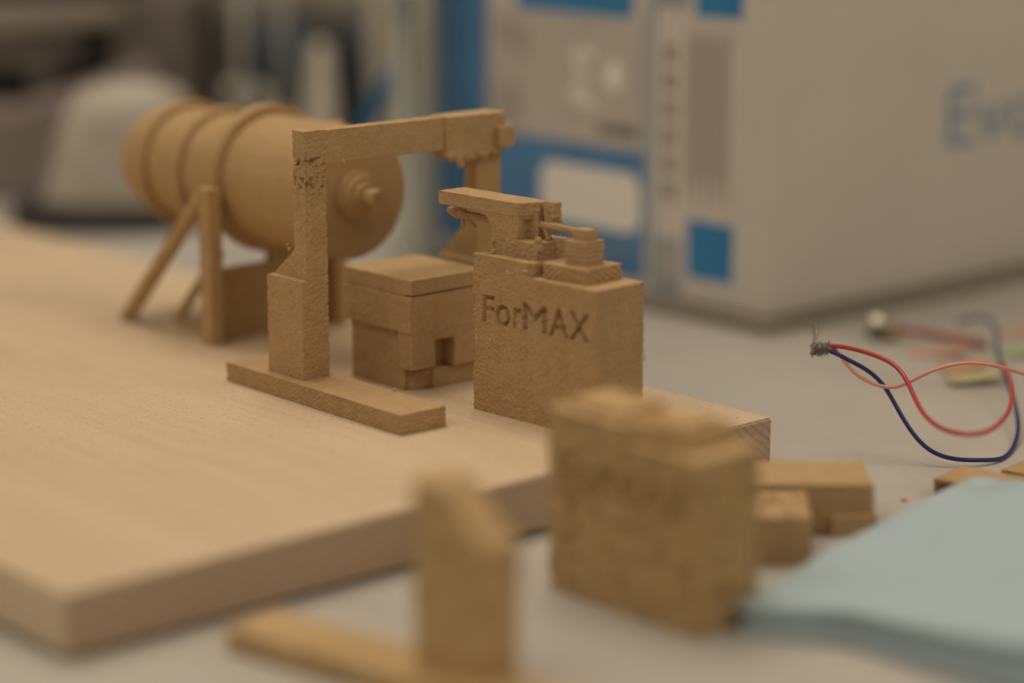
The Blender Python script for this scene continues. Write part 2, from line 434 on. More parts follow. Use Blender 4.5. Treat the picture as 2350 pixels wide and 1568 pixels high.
# ================================================================== gantry
def column_profile(cb=59.6, ca=44.3, top=69.2):
    return [(ca, 30), (ca, top), (ca+5.2, top), (ca+5.2, 38.2), (cb-1.4, 31.2), (cb-1.4, 30)]
def dcol(P, N):
    d = grain(P, N, 1.05, 111)
    z = P[:, 2]; side = (np.abs(N[:, 2]) < 0.6)*1.0
    band = np.exp(-((z-61.3)/1.0)**4)+np.exp(-((z-55.8)/1.4)**4)
    h = vn(slant(P, 0.55, 0.85, 2.3), 118)
    d = d-side*band*1.5*np.clip((h-0.08)*6, 0, 1)
    mid = np.exp(-((z-57.5)/6.0)**4)
    h2 = vn(slant(P, 0.5, 0.5, 0.9), 117)
    return d-side*mid*0.35*np.clip((h2-0.15)*5, 0, 1)
GR = root('gantry', 'portal shaped printed gantry on the board, its beam above the small cabinet', 'printed gantry', (123.12, 48.5, 0), -0.0177)
bm = bmesh.new(); bx(bm, 0, 14.2, 0, 74.4, 0, 5.05)
blob(bm, (13.9, 19.6, 5.1), 0.45); blob(bm, (13.8, 19.9, 5.7), 0.3)
def dbase(P, N):
    side = np.abs(N[:, 2]) < 0.6
    s = P[:, 1]*0.8+P[:, 2]*1.0
    return grain(P, N, 1.0, 101)+side*0.13*np.sin(s*2*math.pi/1.15+3*vn(P/2, 102))
voxel('base_rail', bm, 0.24, PR, GR, dbase)
bm = bmesh.new()
bx(bm, 3.26, 11.7, 44.3, 59.6, 4.8, 30.8)
prism(bm, column_profile(), 4.9, 11.7, 'x')
blob(bm, (5.4, 52.2, 38.0), 0.5); blob(bm, (5.3, 52.8, 38.9), 0.45)
voxel('leg', bm, 0.22, PR, GR, dcol)
bm = bmesh.new()
bx(bm, 11.3, 66.4, 44.35, 49.4, 60.4, 68.9)
for k in range(70):
    y = 12.5+rnd.random()*47
    f = 0.25+0.75*(y > 30)
    blob(bm, (y, 44.6+rnd.random()*4, 60.6), 0.35+0.65*rnd.random()*f, (1.5, 1, 0.6))
blob(bm, (17.3, 44.5, 60.3), 0.5, (1, 1, 2)); blob(bm, (17.0, 44.4, 59.5), 0.35)
voxel('beam', bm, 0.24, PR, GR, lambda P, N: grain(P, N, 0.8, 121)+0.12*vn(P/2.3, 123)*(P[:, 2] < 62))
bm = bmesh.new()
prism(bm, [(50.6, 43.8), (52.4, 42.5), (69.4, 42.2), (70.8, 43.2), (70.8, 50.5), (50.6, 50.5)], 58.8, 69.2, 'z')
for k in range(60):
    blob(bm, (51+rnd.random()*19, 42.7+rnd.random()*6, 59.2-rnd.random()*1.5), 0.6+rnd.random()*0.6)
for (x, z) in ((54.3, 58.5), (54.6, 57.2), (54.9, 56.2), (55.5, 58.4), (52, 59), (57.3, 58)): blob(bm, (x, 43, z), 0.95)
for k in range(6): rod(bm, (56+k*2, 42, 58.6-.4*(k % 2)), (59+k*2, 46, 59.8), 0.5)
voxel('carriage', bm, 0.3, PR, GR, lambda P, N: grain(P, N, 0.8, 131)+0.15*vn(P/1.8, 133)*(P[:, 2] < 61))
bm = bmesh.new()
bx(bm, 61.6, 70.2, 44.3, 49.6, 30.5, 68.3)
prism(bm, [(44.3, 28), (44.3, 39), (50, 38.6), (59, 29.8), (59.6, 28)], 61.6, 69.6, 'x')
bx(bm, 61.0, 70, 44.3, 59.6, 4.8, 29)
voxel('leg', bm, 0.4, PR2, GR, lambda P, N: grain(P, N, 0.8, 141))
bm = bmesh.new(); bx(bm, 66.6, 71.6, 40.0, 44.0, 60.0, 65.6)
voxel('side_bracket', bm, 0.3, PR, GR, lambda P, N: grain(P, N, 0.8, 145))
bm = bmesh.new(); bx(bm, 59, 73.2, 0, 74.4, 0, 5.05)
voxel('base_rail', bm, 0.45, PR2, GR, lambda P, N: grain(P, N, 0.8, 147))

# broken lower half of another gantry leg, right in front of the lens
FG = root('broken_gantry', 'very blurred broken gantry leg on its rail, in the foreground below the board', 'printed leg', (33.4, -13.6, TZ), math.pi+0.2)
bm = bmesh.new(); bx(bm, -7.1, 7.1, 0, 84, 0, 5.05)
voxel('base_rail', bm, 0.6, PR3, FG, lambda P, N: grain(P, N, 1, 151))
bm = bmesh.new()
prism(bm, [(43.2, 4.8), (43.2, 41.6), (49.6, 41.2), (58.8, 31.4), (60.4, 30.8), (60.4, 4.8)], -8.9, 1.2, 'x')
voxel('leg', bm, 0.5, PR3, FG, lambda P, N: grain(P, N, 1, 152))

# ================================================================== cabinet (cube shaped machine)
CU = root('cabinet', 'squat stepped printed cabinet with a notch, behind the gantry rail on the board', 'printed cabinet', (151.3, 78.0, 0), 0.0)
sm = lambda P, N: grain(P, N, 0.8, 161)+0.10*vn(P/1.6, 166)
bm = bmesh.new(); bx(bm, 2.4, 23.5, 4.9, 25.8, 0, 17); bx(bm, 8.5, 23.8, 1.9, 20, 0, 5.2); bx(bm, 3.0, 12, 3.0, 20, 0, 5.2)
voxel('plinth', bm, 0.35, PR, CU, sm)
bm = bmesh.new(); bx(bm, -0.5, 24.6, 0.1, 28.5, 16.0, 25.7)
bx(bm, 0.2, 8.0, 0.25, 6.0, 6.2, 17); bx(bm, 14.6, 24.5, 0.25, 6, 5.5, 17); bx(bm, 7.5, 15.0, 0.25, 5, 13.4, 17)
bx(bm, 1.3, 4, 5, 27, 0, 17)
voxel('body', bm, 0.33, PR, CU, sm)
bm = bmesh.new(); bx(bm, -0.3, 24.9, -0.2, 28.4, 26.2, 30.2); bx(bm, 0.6, 24, 0.8, 27, 25.0, 27); bx(bm, -0.2, 4, 2.5, 28.0, 25.6, 27)
voxel('lid', bm, 0.33, PR, CU, lambda P, N: grain(P, N, 0.6, 163)-0.25*(N[:, 2] > .8)*np.exp(-(((P[:, 0]-9)/4)**2+((P[:, 1]-6)/5)**2)))

# ================================================================== barrel on a stand
BA = root('barrel_vessel', 'ribbed printed tank lying on a legged stand at the left of the board', 'printed tank', (169, 0, 0), 0.0)
AX = Matrix.Translation((0, 0, 45.3)) @ Matrix.Rotation(-math.pi/2, 4, 'X')     # lathe z -> +y
bm = bmesh.new()
lathe(bm, [(1, 123.6), (17.6, 123.8), (18.3, 124.6), (18.4, 162), (16.6, 162.5), (16.5, 196), (16.5, 210), (16.0, 215), (14.4, 218.5), (2, 220.5)], 96, AX)
voxel('tank_body', bm, 0.45, PR2, BA, lambda P, N: grain(P, N, 0.35, 171)+0.10*vn(P*np.array([1/6, 1/6, 1/1.1]), 172))
def ring(y, R, hw, nm='band'):
    bm = bmesh.new(); lathe(bm, [(R-4, y-hw), (R-0.6, y-hw), (R, y-hw+0.6), (R, y+hw-0.6), (R-0.6, y+hw), (R-4, y+hw)], 96, AX)
    voxel(nm, bm, 0.4, PR2, BA, lambda P, N: grain(P, N, 0.4, 175))
ring(163.2, 21.2, 2.2); ring(185, 18.6, 1.8); ring(203.5, 18.8, 1.9)
bm = bmesh.new()
lathe(bm, [(6.7, 121.2), (6.7, 124)], 64, AX)
lathe(bm, [(5.2, 119.6), (5.2, 122)], 64, AX)
lathe(bm, [(3.4, 118.2), (3.4, 120)], 48, AX)
lathe(bm, [(2.1, 112.6), (2.5, 113.2), (2.5, 115.8), (1.8, 116.4), (1.8, 119)], 32, AX)
voxel('flange', bm, 0.35, PR2, BA, lambda P, N: grain(P, N, 0.4, 177))
bm = bmesh.new(); lathe(bm, [(3.4, 14), (3.4, 18.6), (2.8, 19.3)], 32, Matrix.Translation((10, 146, 43.0)))
voxel('top_port', bm, 0.4, PR2, BA, lambda P, N: grain(P, N, 0.4, 178))
def leg_part(nm, fn):
    bm = bmesh.new(); fn(bm)
    return voxel(nm, bm, 0.4, PR2, BA, lambda P, N: grain(P, N, 0.5, 180))
for sx in (-1, 1):
    x = sx*22.3
    leg_part('leg', lambda bm: (bx(bm, x-2.1, x+2.1, 158.6, 163.8, 0, 45.0), bx(bm, min(x, x-sx*5), max(x, x-sx*5), 159.5, 163, 41, 44.4)))
    leg_part('strut', lambda bm: rod(bm, (x, 163, 43.6), (x, 206, 0.4), 2.3))
    leg_part('brace', lambda bm: (rod(bm, (sx*16, 166, 25), (sx*16, 189.5, 1.2), 1.5), bx(bm, sx*16-1.4, sx*16+1.4, 166, 188, 0, 2.4)))
leg_part('cross_panel', lambda bm: (bx(bm, -21, 21, 163.2, 166, 0, 20.8), bx(bm, 0, 16, 163.2, 166, 18, 30)))

# ================================================================== grey printed blocks on the table at the right
K0 = (172.7, -46.1, TZ)
B2 = root('printed_block', 'flat topped smooth block with a small lug in front, right of the blurred engraved block', 'printed block', K0, -YAW)
bm = bmesh.new(); bx(bm, -24, 9.7, 1.8, 21.3, 0, 11.9)
voxel('block_body', bm, 0.35, PR, B2, lambda P, N: grain(P, N, 1.0, 191))
bm = bmesh.new(); bx(bm, 0.0, 10.2, 0, 3.5, 0, 4.7)
voxel('lug', bm, 0.35, PR, B2, lambda P, N: grain(P, N, 1.0, 192))
B3 = root('printed_block', 'small block with a pitted top between the engraved block and the flat topped one', 'printed block', K0, -YAW)
bm = bmesh.new(); prism(bm, [(-20.5, -21), (-8.2, -21), (-7.2, -20), (-6.4, -0.4), (-20.5, -0.4)], 0, 10.9, 'z')
voxel('block_body', bm, 0.35, PR, B3, lambda P, N: grain(P, N, 0.8, 193)-1.5*(N[:, 2] > .7)*(P[:, 2] > 10)*np.clip((vn(P*np.array([1, 1, 0])/1.7+3.3, 194)-0.1)*4, 0, 1))

def grid_block(label, loc, yaw, L, Wd, H, seed):
    r = root('hollow_block', label, 'printed block', loc, yaw, 'hollow printed blocks')
    bm = bmesh.new(); bx(bm, 0, L, 0, Wd, 0, H)
    def ins(P, N):
        k = (N[:, 0] < -0.6) & (P[:, 0] < 0.8) & (P[:, 1] > 0.6) & (P[:, 1] < Wd-0.6) & (P[:, 2] > 0.7) & (P[:, 2] < H-0.9)
        a = (P[:, 1]+P[:, 2])/1.35+0.3*vn(P/1.3, 7); b = (P[:, 1]-P[:, 2])/1.35+0.3*vn(P/1.3, 8)
        c = (np.abs((a % 1)-0.5) < 0.36) & (np.abs((b % 1)-0.5) < 0.36)
        return np.where(k & c, 2.6, 0.0)
    voxel('block_body', bm, 0.25, PR, r, lambda P, N: grain(P, N, 0.8, seed), ins)
    return r
def corner(u, v, yaw, Wd): return (u+math.sin(yaw)*Wd, v-math.cos(yaw)*Wd, TZ)
grid_block('thin block with an open honeycomb side, behind the tip of the blue foam sheet', corner(214.1, -42.9, 0.20, 26), 0.20, 13.7, 26, 5.2, 201)
grid_block('thin hollow block cut off by the right edge of the picture', corner(232.6, -49.0, 0.12, 24), 0.12, 15, 24, 5.0, 211)

# crumb
bm = bmesh.new(); blob(bm, (0, 0, 0.45), 0.75, (1.2, 0.9, 0.6)); blob(bm, (0.7, 0.2, 0.3), 0.4)
tag(move(done('crumb', bm, mat('crumb', (0.62, 0.40, 0.18), 0.7), smooth=True), (207.2, -39.3, TZ)), 'tiny tan crumb of filament lying on the grey table', 'crumb')

# ================================================================== blue foam sheet
def foam():
    m = mat('pale_blue_foam', (0.36, 0.50, 0.50), 0.65, 0.3)
    n = noise(m, mapped(m, (0.012, 0.012, 0.012)), 1, 3, 0.5, 0.3)
    c = ramp(m, n, [(0.25, (0.39, 0.51, 0.575)), (0.75, (0.44, 0.545, 0.57))])
    cr = nd(m, 'ShaderNodeTexVoronoi', feature='DISTANCE_TO_EDGE'); cr.inputs['Scale'].default_value = 1
    wv = nd(m, 'ShaderNodeVectorMath', operation='ADD'); base = mapped(m, (0.026, 0.05, 0.03))
    nn = nd(m, 'ShaderNodeTexNoise'); nn.inputs['Scale'].default_value = 2.0; nn.inputs['Detail'].default_value = 4; lk(m, base, nn.inputs['Vector'])
    lk(m, base, wv.inputs[0]); lk(m, nn.outputs[1], wv.inputs[1]); lk(m, wv.outputs[0], cr.inputs['Vector'])
    c = mix(m, 0.6, c, ramp(m, cr.outputs[0], [(0.0, (0.66, 0.78, 0.88)), (0.006, (1, 1, 1))]), 'MULTIPLY')
    lk(m, c, bsdf(m).inputs['Base Color'])
    out = [(111.4, -75.2), (127, -71), (143.8, -66.2), (158, -63), (171.6, -59.8), (195, -56), (216.4, -51.9), (221, -58), (226, -68), (234, -95), (245, -165),
           (150, -172), (128, -162), (124.5, -145), (123.0, -130), (122.0, -117), (121.2, -104), (121.0, -97), (119.0, -92), (115.6, -88), (112.6, -83), (111.0, -78)]
    bm = bmesh.new()
    def ztop(x, y): return TZ+5.9+max(0, (-75-y))*0.085+max(0, (x-150))*0.016+0.35*math.sin(x*0.13+y*0.09)
    # rings: bottom, edge low, edge high, top inset, and a fan of inner rings
    cx = sum(p[0] for p in out)/len(out); cy = sum(p[1] for p in out)/len(out)
    # resample the outline smoothly
    pts = []
    n0 = len(out)
    for i in range(n0):
        p0, p1, p2, p3 = (Vector(out[(i+k-1) % n0]) for k in range(4))
        for s in range(6):
            u = s/6; pts.append(0.5*((2*p1)+(-p0+p2)*u+(2*p0-5*p1+4*p2-p3)*u*u+(-p0+3*p1-3*p2+p3)*u*u*u))
    rings = []
    for ins_, zf in ((-0.6, 0.0), (-0.7, 0.22), (0.3, 0.30), (1.6, 0.42), (1.6, 0.60), (0.4, 0.68), (-1.0, 0.78), (-1.1, 0.90), (-0.2, 1.0), (6, 1.0), (14, 1.0), (26, 1.0)):
        ring_ = []
        for p in pts:
            d = Vector((cx, cy))-p; q = p+d.normalized()*min(ins_, d.length*0.9)
            h = ztop(q.x, q.y)-TZ
            ring_.append(bm.verts.new((q.x, q.y, TZ+0.05+zf*h)))
        rings.append(ring_)
    L = len(pts)
    for a, b in zip(rings, rings[1:]):
        for i in range(L): bm.faces.new((a[i], a[(i+1) % L], b[(i+1) % L], b[i]))
    cv = bm.verts.new((cx, cy, ztop(cx, cy)))
    for i in range(L): bm.faces.new((rings[-1][i], rings[-1][(i+1) % L], cv))
    bm.faces.new(rings[0][::-1])
    tag(done('foam_sheet', bm, m, smooth=True), 'pale blue foam sheet with a wavy cut edge at the lower right', 'foam sheet')
foam()

# ================================================================== three wires
WR = root('wire_bundle', 'red, blue and pink wires looping in the air from a twisted metal braid', 'wires', tuple(at_depth(1885, 800, 600)), 0)
w0 = at_depth(1885, 800, 600)
def zp(x, y): return ((1900+x/2.8)*.91797, (740+y/2.8)*.91797)
def wire(name, m, pts, r):
    cu = bpy.data.curves.new(name, 'CURVE'); cu.dimensions = '3D'; cu.bevel_depth = r*MM; cu.bevel_resolution = 5; cu.resolution_u = 12; cu.use_fill_caps = True
    sp = cu.splines.new('NURBS'); sp.points.add(len(pts)-1); sp.use_endpoint_u = True; sp.order_u = 4
    for i, (x, y, d) in enumerate(pts): sp.points[i].co = (*((at_depth(*zp(x, y), d)-w0)*MM), 1)
    o = bpy.data.objects.new(name, cu); C.objects.link(o); cu.materials.append(m); o.parent = WR
    return o
RED = mat('red_pvc', (0.47, 0.045, 0.045), 0.35, 0.5); BLU = mat('blue_pvc', (0.012, 0.022, 0.14), 0.35, 0.5); PNK = mat('pink_pvc', (0.74, 0.33, 0.27), 0.38, 0.5)
wire('wire', BLU, [(468, 378, 600), (540, 405, 600), (640, 460, 600), (750, 515, 599), (850, 600, 598), (920, 710, 596), (1000, 860, 594), (1100, 1010, 592), (1220, 1110, 590), (1380, 1150, 589), (1540, 1150, 590), (1700, 1150, 594), (1770, 1080, 604), (1815, 950, 615), (1800, 800, 628), (1740, 620, 646), (1680, 470, 664), (1655, 330, 690), (1665, 210, 715), (1560, 120, 735), (1380, 190, 740)], 0.58).name = 'blue_wire'
wire('wire', RED, [(478, 348, 600), (560, 350, 600), (700, 380, 599), (850, 430, 597), (960, 490, 594), (1030, 590, 590), (1080, 710, 580), (1140, 830, 568), (1250, 930, 556), (1420, 975, 546), (1580, 965, 546), (1690, 890, 554), (1760, 790, 572), (1770, 650, 600), (1745, 560, 622), (1700, 470, 640)], 0.60).name = 'red_wire'
wire('wire', PNK, [(475, 335, 601), (540, 380, 601), (590, 465, 600), (680, 560, 599), (790, 618, 598), (920, 652, 596), (1030, 615, 594), (1160, 540, 592), (1320, 482, 590), (1500, 462, 590), (1680, 495, 592), (1830, 540, 596), (2000, 600, 605), (2200, 680, 620)], 0.47).name = 'pink_wire'
STEEL = mat('tinned_copper', (0.36, 0.33, 0.27), 0.3, 0.5, Metallic=0.9)
def strands():
    cu = bpy.data.curves.new('metal_braid', 'CURVE'); cu.dimensions = '3D'; cu.bevel_depth = 0.055*MM; cu.bevel_resolution = 1; cu.resolution_u = 6
    def sp(pts):
        s = cu.splines.new('NURBS'); s.points.add(len(pts)-1); s.use_endpoint_u = True; s.order_u = 3
        for i, p in enumerate(pts): s.points[i].co = (*(p*MM), 1)
    def loc(x, y, dd=0): return at_depth(*zp(x, y), 600+dd)-w0
    c = loc(430, 372)
    for k in range(46):
        a0 = rnd.random()*6.28; sp_ = []
        ax = loc(470, 365)-loc(385, 375)
        for j in range(9):
            a = a0+j*1.3*(1 if k % 2 else -1); r = 0.9+1.5*rnd.random()
            e1 = UP; e2 = FW
            sp_.append(c+ax*(-0.8+j/8*1.35+0.35*(rnd.random()-.5))+e1*r*math.cos(a)+e2*r*math.sin(a))
        sp(sp_)
    for k in range(20):                                            # short frayed ends
        a = rnd.random()*6.28; p = c+UP*1.3*math.cos(a)+RT*1.3*math.sin(a)
        sp([p, p+UP*0.6*math.cos(a)+RT*0.6*math.sin(a), p+UP*(0.9*math.cos(a)+.3*rnd.random())+RT*0.9*math.sin(a)])
    for (x, y, x2) in ((358, 200, 375), (366, 205, 380), (375, 208, 385), (380, 200, 390), (420, 165, 400), (448, 210, 402)):
        sp([loc(390+rnd.random()*20, 400), loc(370+rnd.random()*12, 350), loc(x2-6, 320), loc(x2+2*rnd.random(), 285), loc((x+x2)/2, 245), loc(x, y)])
    sp([loc(385, 360), loc(368, 378), loc(350, 402)]); sp([loc(430, 400), loc(432, 420), loc(434, 436)]); sp([loc(465, 390), loc(478, 410), loc(480, 428)])
    o = bpy.data.objects.new('metal_braid', cu); C.objects.link(o); cu.materials.append(STEEL); o.parent = WR
strands()

# ================================================================== small things on the table behind the wires
def onto(x, y, z=TZ):           # table position measured in the picture
    d = FW+RT*((x-1175)/FPX)+UP*((784-y)/FPX); return Vector(CAMP)+d*((z-CAMP[2])/d.z)
r = root('plug', 'dark plug with two shiny metal beads on the table by the white box', 'plug', tuple(onto(2030, 785)), -YAW)
bm = bmesh.new(); lathe(bm, [(0.9, -4), (0.9, 0.6), (2.0, 0.7), (2.0, 1.4), (1.7, 1.6)], 24, Matrix.Translation((-2.5, 1, 6.0)) @ Vector((-0.10, -0.58, 0.85)).to_track_quat('Z', 'Y').to_matrix().to_4x4()); done('metal_bead', bm, mat('nickel', (0.60, 0.56, 0.48), 0.32, 0.5, Metallic=1.0), r)
bm = bmesh.new(); blob(bm, (2.2, 0, 2.6), 2.3); done('metal_bead', bm, mat('brass', (0.42, 0.32, 0.15), 0.3, 0.5, Metallic=1.0), r, smooth=True)
bm = bmesh.new(); bx(bm, -4.5, 4.5, 2.0, 9, 0, 4.2); done('plug_body', bm, mat('dull_grey', (0.20, 0.18, 0.14), 0.6), r, bevel=0.8)
bm = bmesh.new(); rod(bm, (4, 3, 3.5), (13, -1, 3.0), 1.1); rod(bm, (13, -1, 3.0), (30, -10, 1.2), 1.1)
done('red_lead', bm, mat('red_lead', (0.42, 0.10, 0.07), 0.4), r, smooth=True)
def note(label, x, y, w_, l_, yaw, col, z=0.0, curl=0.0):
    bm = bmesh.new()
    n = 8
    A = []
    for i in range(n+1):
        u = i/n; zz = curl*(u*u)
        A.append([bm.verts.new((-w_/2+w_*u, s*l_/2, zz+dz)) for s, dz in ((-1, 0), (1, 0), (1, 0.5), (-1, 0.5))])
    for a, b in zip(A, A[1:]):
        for k in range(4): bm.faces.new((a[k], a[(k+1) % 4], b[(k+1) % 4], b[k]))
    bm.faces.new(A[0]); bm.faces.new(A[-1][::-1])
    o = done('sticky_flag', bm, mat('flag', col, 0.6))
    p = onto(x, y); tag(move(o, (p.x, p.y, TZ+0.02+z), yaw), label, 'paper flag', 'coloured paper flags')
note('pink paper flag on the table, nearest the metal plug', 2150, 815, 17, 8, -0.9, (0.62, 0.36, 0.30), 0, 2)
note('orange paper flag left of the yellow one behind the wires', 2215, 850, 15, 8, -0.4, (0.60, 0.36, 0.20), 0.6, 1.5)
note('yellow paper flag behind the loop of the pink wire', 2240, 880, 17, 9, -0.6, (0.52, 0.46, 0.27), 1.3, 2)
note('green paper flag at the right edge behind the blue wire', 2335, 815, 14, 9, -0.7, (0.42, 0.52, 0.28), 0.0, 3)
note('salmon paper flag at the right edge above the green one', 2345, 765, 14, 9, -0.5, (0.62, 0.40, 0.26), 0.0, 3)

# ================================================================== white carton
CB = root('carton', 'large white carton with blue printed panels standing on the table behind the models', 'carton', (323, 110, TZ), 0.0)
CW = soft('white_card', (0.665, 0.62, 0.565), 0.55, 0.03, 0.02)
DB = soft('print_teal_blue', (0.035, 0.235, 0.50), 0.5, 0.05); MB = soft('print_blue', (0.085, 0.235, 0.46), 0.5, 0.15, 0.03)
GB = soft('print_grey_blue', (0.30, 0.36, 0.39), 0.5, 0.06); CR = mat('label_cream', (0.90, 0.87, 0.79), 0.45); GP = mat('print_grey', (0.36, 0.33, 0.29), 0.6)
PG = soft('print_pale_grey', (0.56, 0.52, 0.47), 0.55, 0.06, 0.03); DK = mat('print_dark', (0.14, 0.12, 0.11), 0.6)
bm = bmesh.new(); bx(bm, 0, 230, 0, 172, 3.7, 330)
done('box_body', bm, CW, CB, bevel=1.5, seg=3)
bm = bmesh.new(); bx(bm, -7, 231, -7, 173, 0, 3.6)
done('base_shade_strip', bm, mat('base_shade_grey', (0.27, 0.24, 0.195), 0.8), CB)  # grey strip that stands in for the soft shadow band around the carton foot
def panel(name, v0, v1, z0, z1, m, t=0.10, lift=0.0, rnd_=0):
    # on the face that looks along -u ; v measured in world mm, z in world mm
    y0, y1, a, b = v0-110, v1-110, z0-TZ, z1-TZ
    bm = bmesh.new()
    if rnd_:
        pts = []
        for cx_, cy_, a0 in ((y1-rnd_, b-rnd_, 0), (y0+rnd_, b-rnd_, 90), (y0+rnd_, a+rnd_, 180), (y1-rnd_, a+rnd_, 270)):
            for k in range(7):
                an = math.radians(a0+k*15); pts.append((cx_+rnd_*math.cos(an), cy_+rnd_*math.sin(an)))
        prism(bm, pts, -lift-t, -lift+0.05, 'x')
    else: bx(bm, -lift-t, -lift+0.05, y0, y1, a, b)
    return done(name, bm, m, CB)
panel('printed_panel', 243.5, 270, -4, 240, MB)                       # tall blue strip at the far end
panel('printed_panel', 171, 228, 81.5, 240, DB)                        # upper blue band
panel('printed_panel', 165.5, 243.4, -6, 37.5, MB)                     # lower blue field
panel('photo_panel', 165.8, 243.3, 37.7, 81.3, PG)
panel('printed_panel', 160.0, 165.4, -6, 240, GB)
panel('printed_panel', 145.5, 159.9, 86.5, 240, GB)
panel('printed_panel', 147.5, 159.8, -8, 10, GB)
panel('printed_square', 124.6, 144.6, -1.0, 17.8, DB)
panel('printed_square', 122.4, 142.4, 84.0, 112, DB)
panel('blank_label', 166.5, 215.5, 9.5, 29.8, CR, 0.15, 0.12, 6.0)
for k, z in enumerate((68, 59, 50, 41, 32, 23)):
    panel('printed_mark', 150.6, 156.8, z, z+6.2, GP, 0.1)
panel('printed_rule', 157.6, 158.6, 12, 82, CR, 0.1)
panel('printed_rule', 148.6, 149.6, 12, 82, CR, 0.1)
panel('printed_rule', 162.3, 163.1, -6, 160, CR, 0.1, 0.11)
PF = mat('fine_print_grey', (0.40, 0.365, 0.32), 0.6)
for k in range(13):
    v = 146.6-k*1.55
    panel('fine_print', v-0.85, v, 24+4*((k*5) % 3), 81-(k*7 % 4)*1.5, PF if k % 3 else GP, 0.1)
for k in range(3): panel('fine_print', 233-k*5.5, 236-k*5.5, 68-k*2, 78-k, PF, 0.1, 0.11)
for k in range(4): panel('fine_print', 224, 240, 42+k*3.4, 43.6+k*3.4, PF, 0.1, 0.11)
for k in range(6): panel('printed_mark', 148.0+k*1.9, 149.1+k*1.9, -5+2*(k % 2), 8, PG, 0.1, 0.11)

FM = Matrix(((0, 0, -1, 0), (-1, 0, 0, 0), (0, 1, 0, 0), (0, 0, 0, 1)))     # x right -> -v, y up -> z, outward -> -u
def ft(s, m, v, z, h, wd=None, bold=0.0, name='lettering', lift=0.12):
    return flat_text(name, s, m, CB, Matrix.Translation((-lift, v-110, z-TZ)) @ FM, h, 0.12, bold, wd)
ft('\u03a3', CR, 201.5, 49.5, 21, 12.5, 0.035)
bm = bmesh.new(); lathe(bm, [(1, 0), (1, 0.12)], 24, Matrix.Translation((-0.12, 179.5-110, 61.7-TZ)) @ FM @ Matrix.Diagonal((4.6, 5.2, 1, 1)))
done('round_mark', bm, CR, CB)
panel('printed_mark', 168, 187, 42.0, 45.0, DK, 0.1, 0.11)
for k in range(14): panel('printed_mark', 206.5-k*2.7, 208.2-k*2.7, 38.8+0.2*(k % 3), 41.0, CW, 0.1, 0.11)
for row, (z, n) in enumerate(((3.0, 17), (-1.5, 13))):
    for k in range(n): panel('printed_mark', 206-k*2.3, 207.2-k*2.3, z, z+2.2, GB, 0.1, 0.11)
# lettering on the broad face that looks along -v
RM = Matrix(((1, 0, 0, 0), (0, 0, -1, 0), (0, 1, 0, 0), (0, 0, 0, 1)))
TB = mat('print_faded_blue', (0.23, 0.33, 0.45), 0.6)
flat_text('lettering', 'Evo', TB, CB, Matrix.Translation((412.6-323, -0.12, 36.2-TZ)) @ RM, 21, 0.12, 0.006, 53)

# ================================================================== far, very blurred bench things
def far(name, label, cat, x, y):
    p = onto(x, y); return root(name, label, cat, tuple(p), -YAW)
r = far('desk_device', 'white tapered desk device with a dark round foot, left of the printed tank', 'device', 262, 512)
bm = bmesh.new()
secs = [(33, 24, 9), (31, 24, 13), (28.5, 23, 25), (26.5, 21, 40), (23.5, 19, 49), (19, 15, 54), (11, 9, 56.6), (3, 2, 57.2)]
rings = []
for a, b, z in secs:
    rings.append([bm.verts.new((3+0.10*z+a*math.copysign(abs(math.cos(t_))**0.75, math.cos(t_)), b*math.copysign(abs(math.sin(t_))**0.75, math.sin(t_)), z)) for t_ in [2*math.pi*i/40 for i in range(40)]])
for a, b in zip(rings, rings[1:]):
    for i in range(40): bm.faces.new((a[i], a[(i+1) % 40], b[(i+1) % 40], b[i]))
bm.faces.new(rings[0][::-1]); bm.faces.new(rings[-1])
done('housing', bm, soft('white_plastic', (0.48, 0.445, 0.38), 0.45, 0.04), r, smooth=True)
bm = bmesh.new(); lathe(bm, [(40, 0), (42, 2), (41, 7), (33, 11)], 48, Matrix.Diagonal((1, 0.75, 1, 1)))
done('foot', bm, mat('black_rubber', (0.035, 0.03, 0.028), 0.6), r, smooth=True)
bm = bmesh.new(); bx(bm, -7, 13, -20.9, -18, 36, 41, Matrix.Rotation(0.12, 4, 'Y'))
done('printed_mark', bm, mat('faint_mark', (0.28, 0.26, 0.20), 0.6), r)

r = far('bench_instrument', 'big grey bench instrument with black openings at the upper left', 'instrument', 100, 452)
G1 = soft('instrument_grey', (0.20, 0.175, 0.155), 0.55, 0.12, 0.03); G2 = soft('instrument_light', (0.34, 0.305, 0.265), 0.5, 0.1, 0.03)
BK = mat('black_opening', (0.012, 0.011, 0.009), 0.8); MV = soft('mauve_housing', (0.27, 0.225, 0.21), 0.5, 0.08, 0.03)
bm = bmesh.new(); bx(bm, -130, 62, 22, 150, 0, 84); done('cabinet', bm, G1, r, bevel=3)
bm = bmesh.new(); prism(bm, [(-130, 66), (-10, 69), (34, 73), (34, 82), (-10, 82.5), (-130, 80)], 12, 26, 'y'); done('front_rail', bm, G2, r, bevel=2)
bm = bmesh.new(); bx(bm, 15, 27, 18, 30, 49, 72); done('opening', bm, BK, r, bevel=2)
bm = bmesh.new(); bx(bm, 3, 27, 17, 30, 46, 56); done('opening', bm, BK, r, bevel=2)
bm = bmesh.new(); bx(bm, -60, -8, 18, 30, 39, 53); done('opening', bm, BK, r, bevel=2)
bm = bmesh.new(); prism(bm, [(-130, 0), (-130, 38), (-9, 40), (27, 51), (43, 58), (50, 56), (44, 0)], -12, 16, 'y'); done('lower_housing', bm, MV, r, bevel=4)
bm = bmesh.new(); bx(bm, -130, 32, 14, 150, 85, 170); done('top_shade_panel', bm, mat('shadow_panel', (0.05, 0.045, 0.04), 0.7), r, bevel=3)  # near-black panel, the shade above the instrument put into its colour

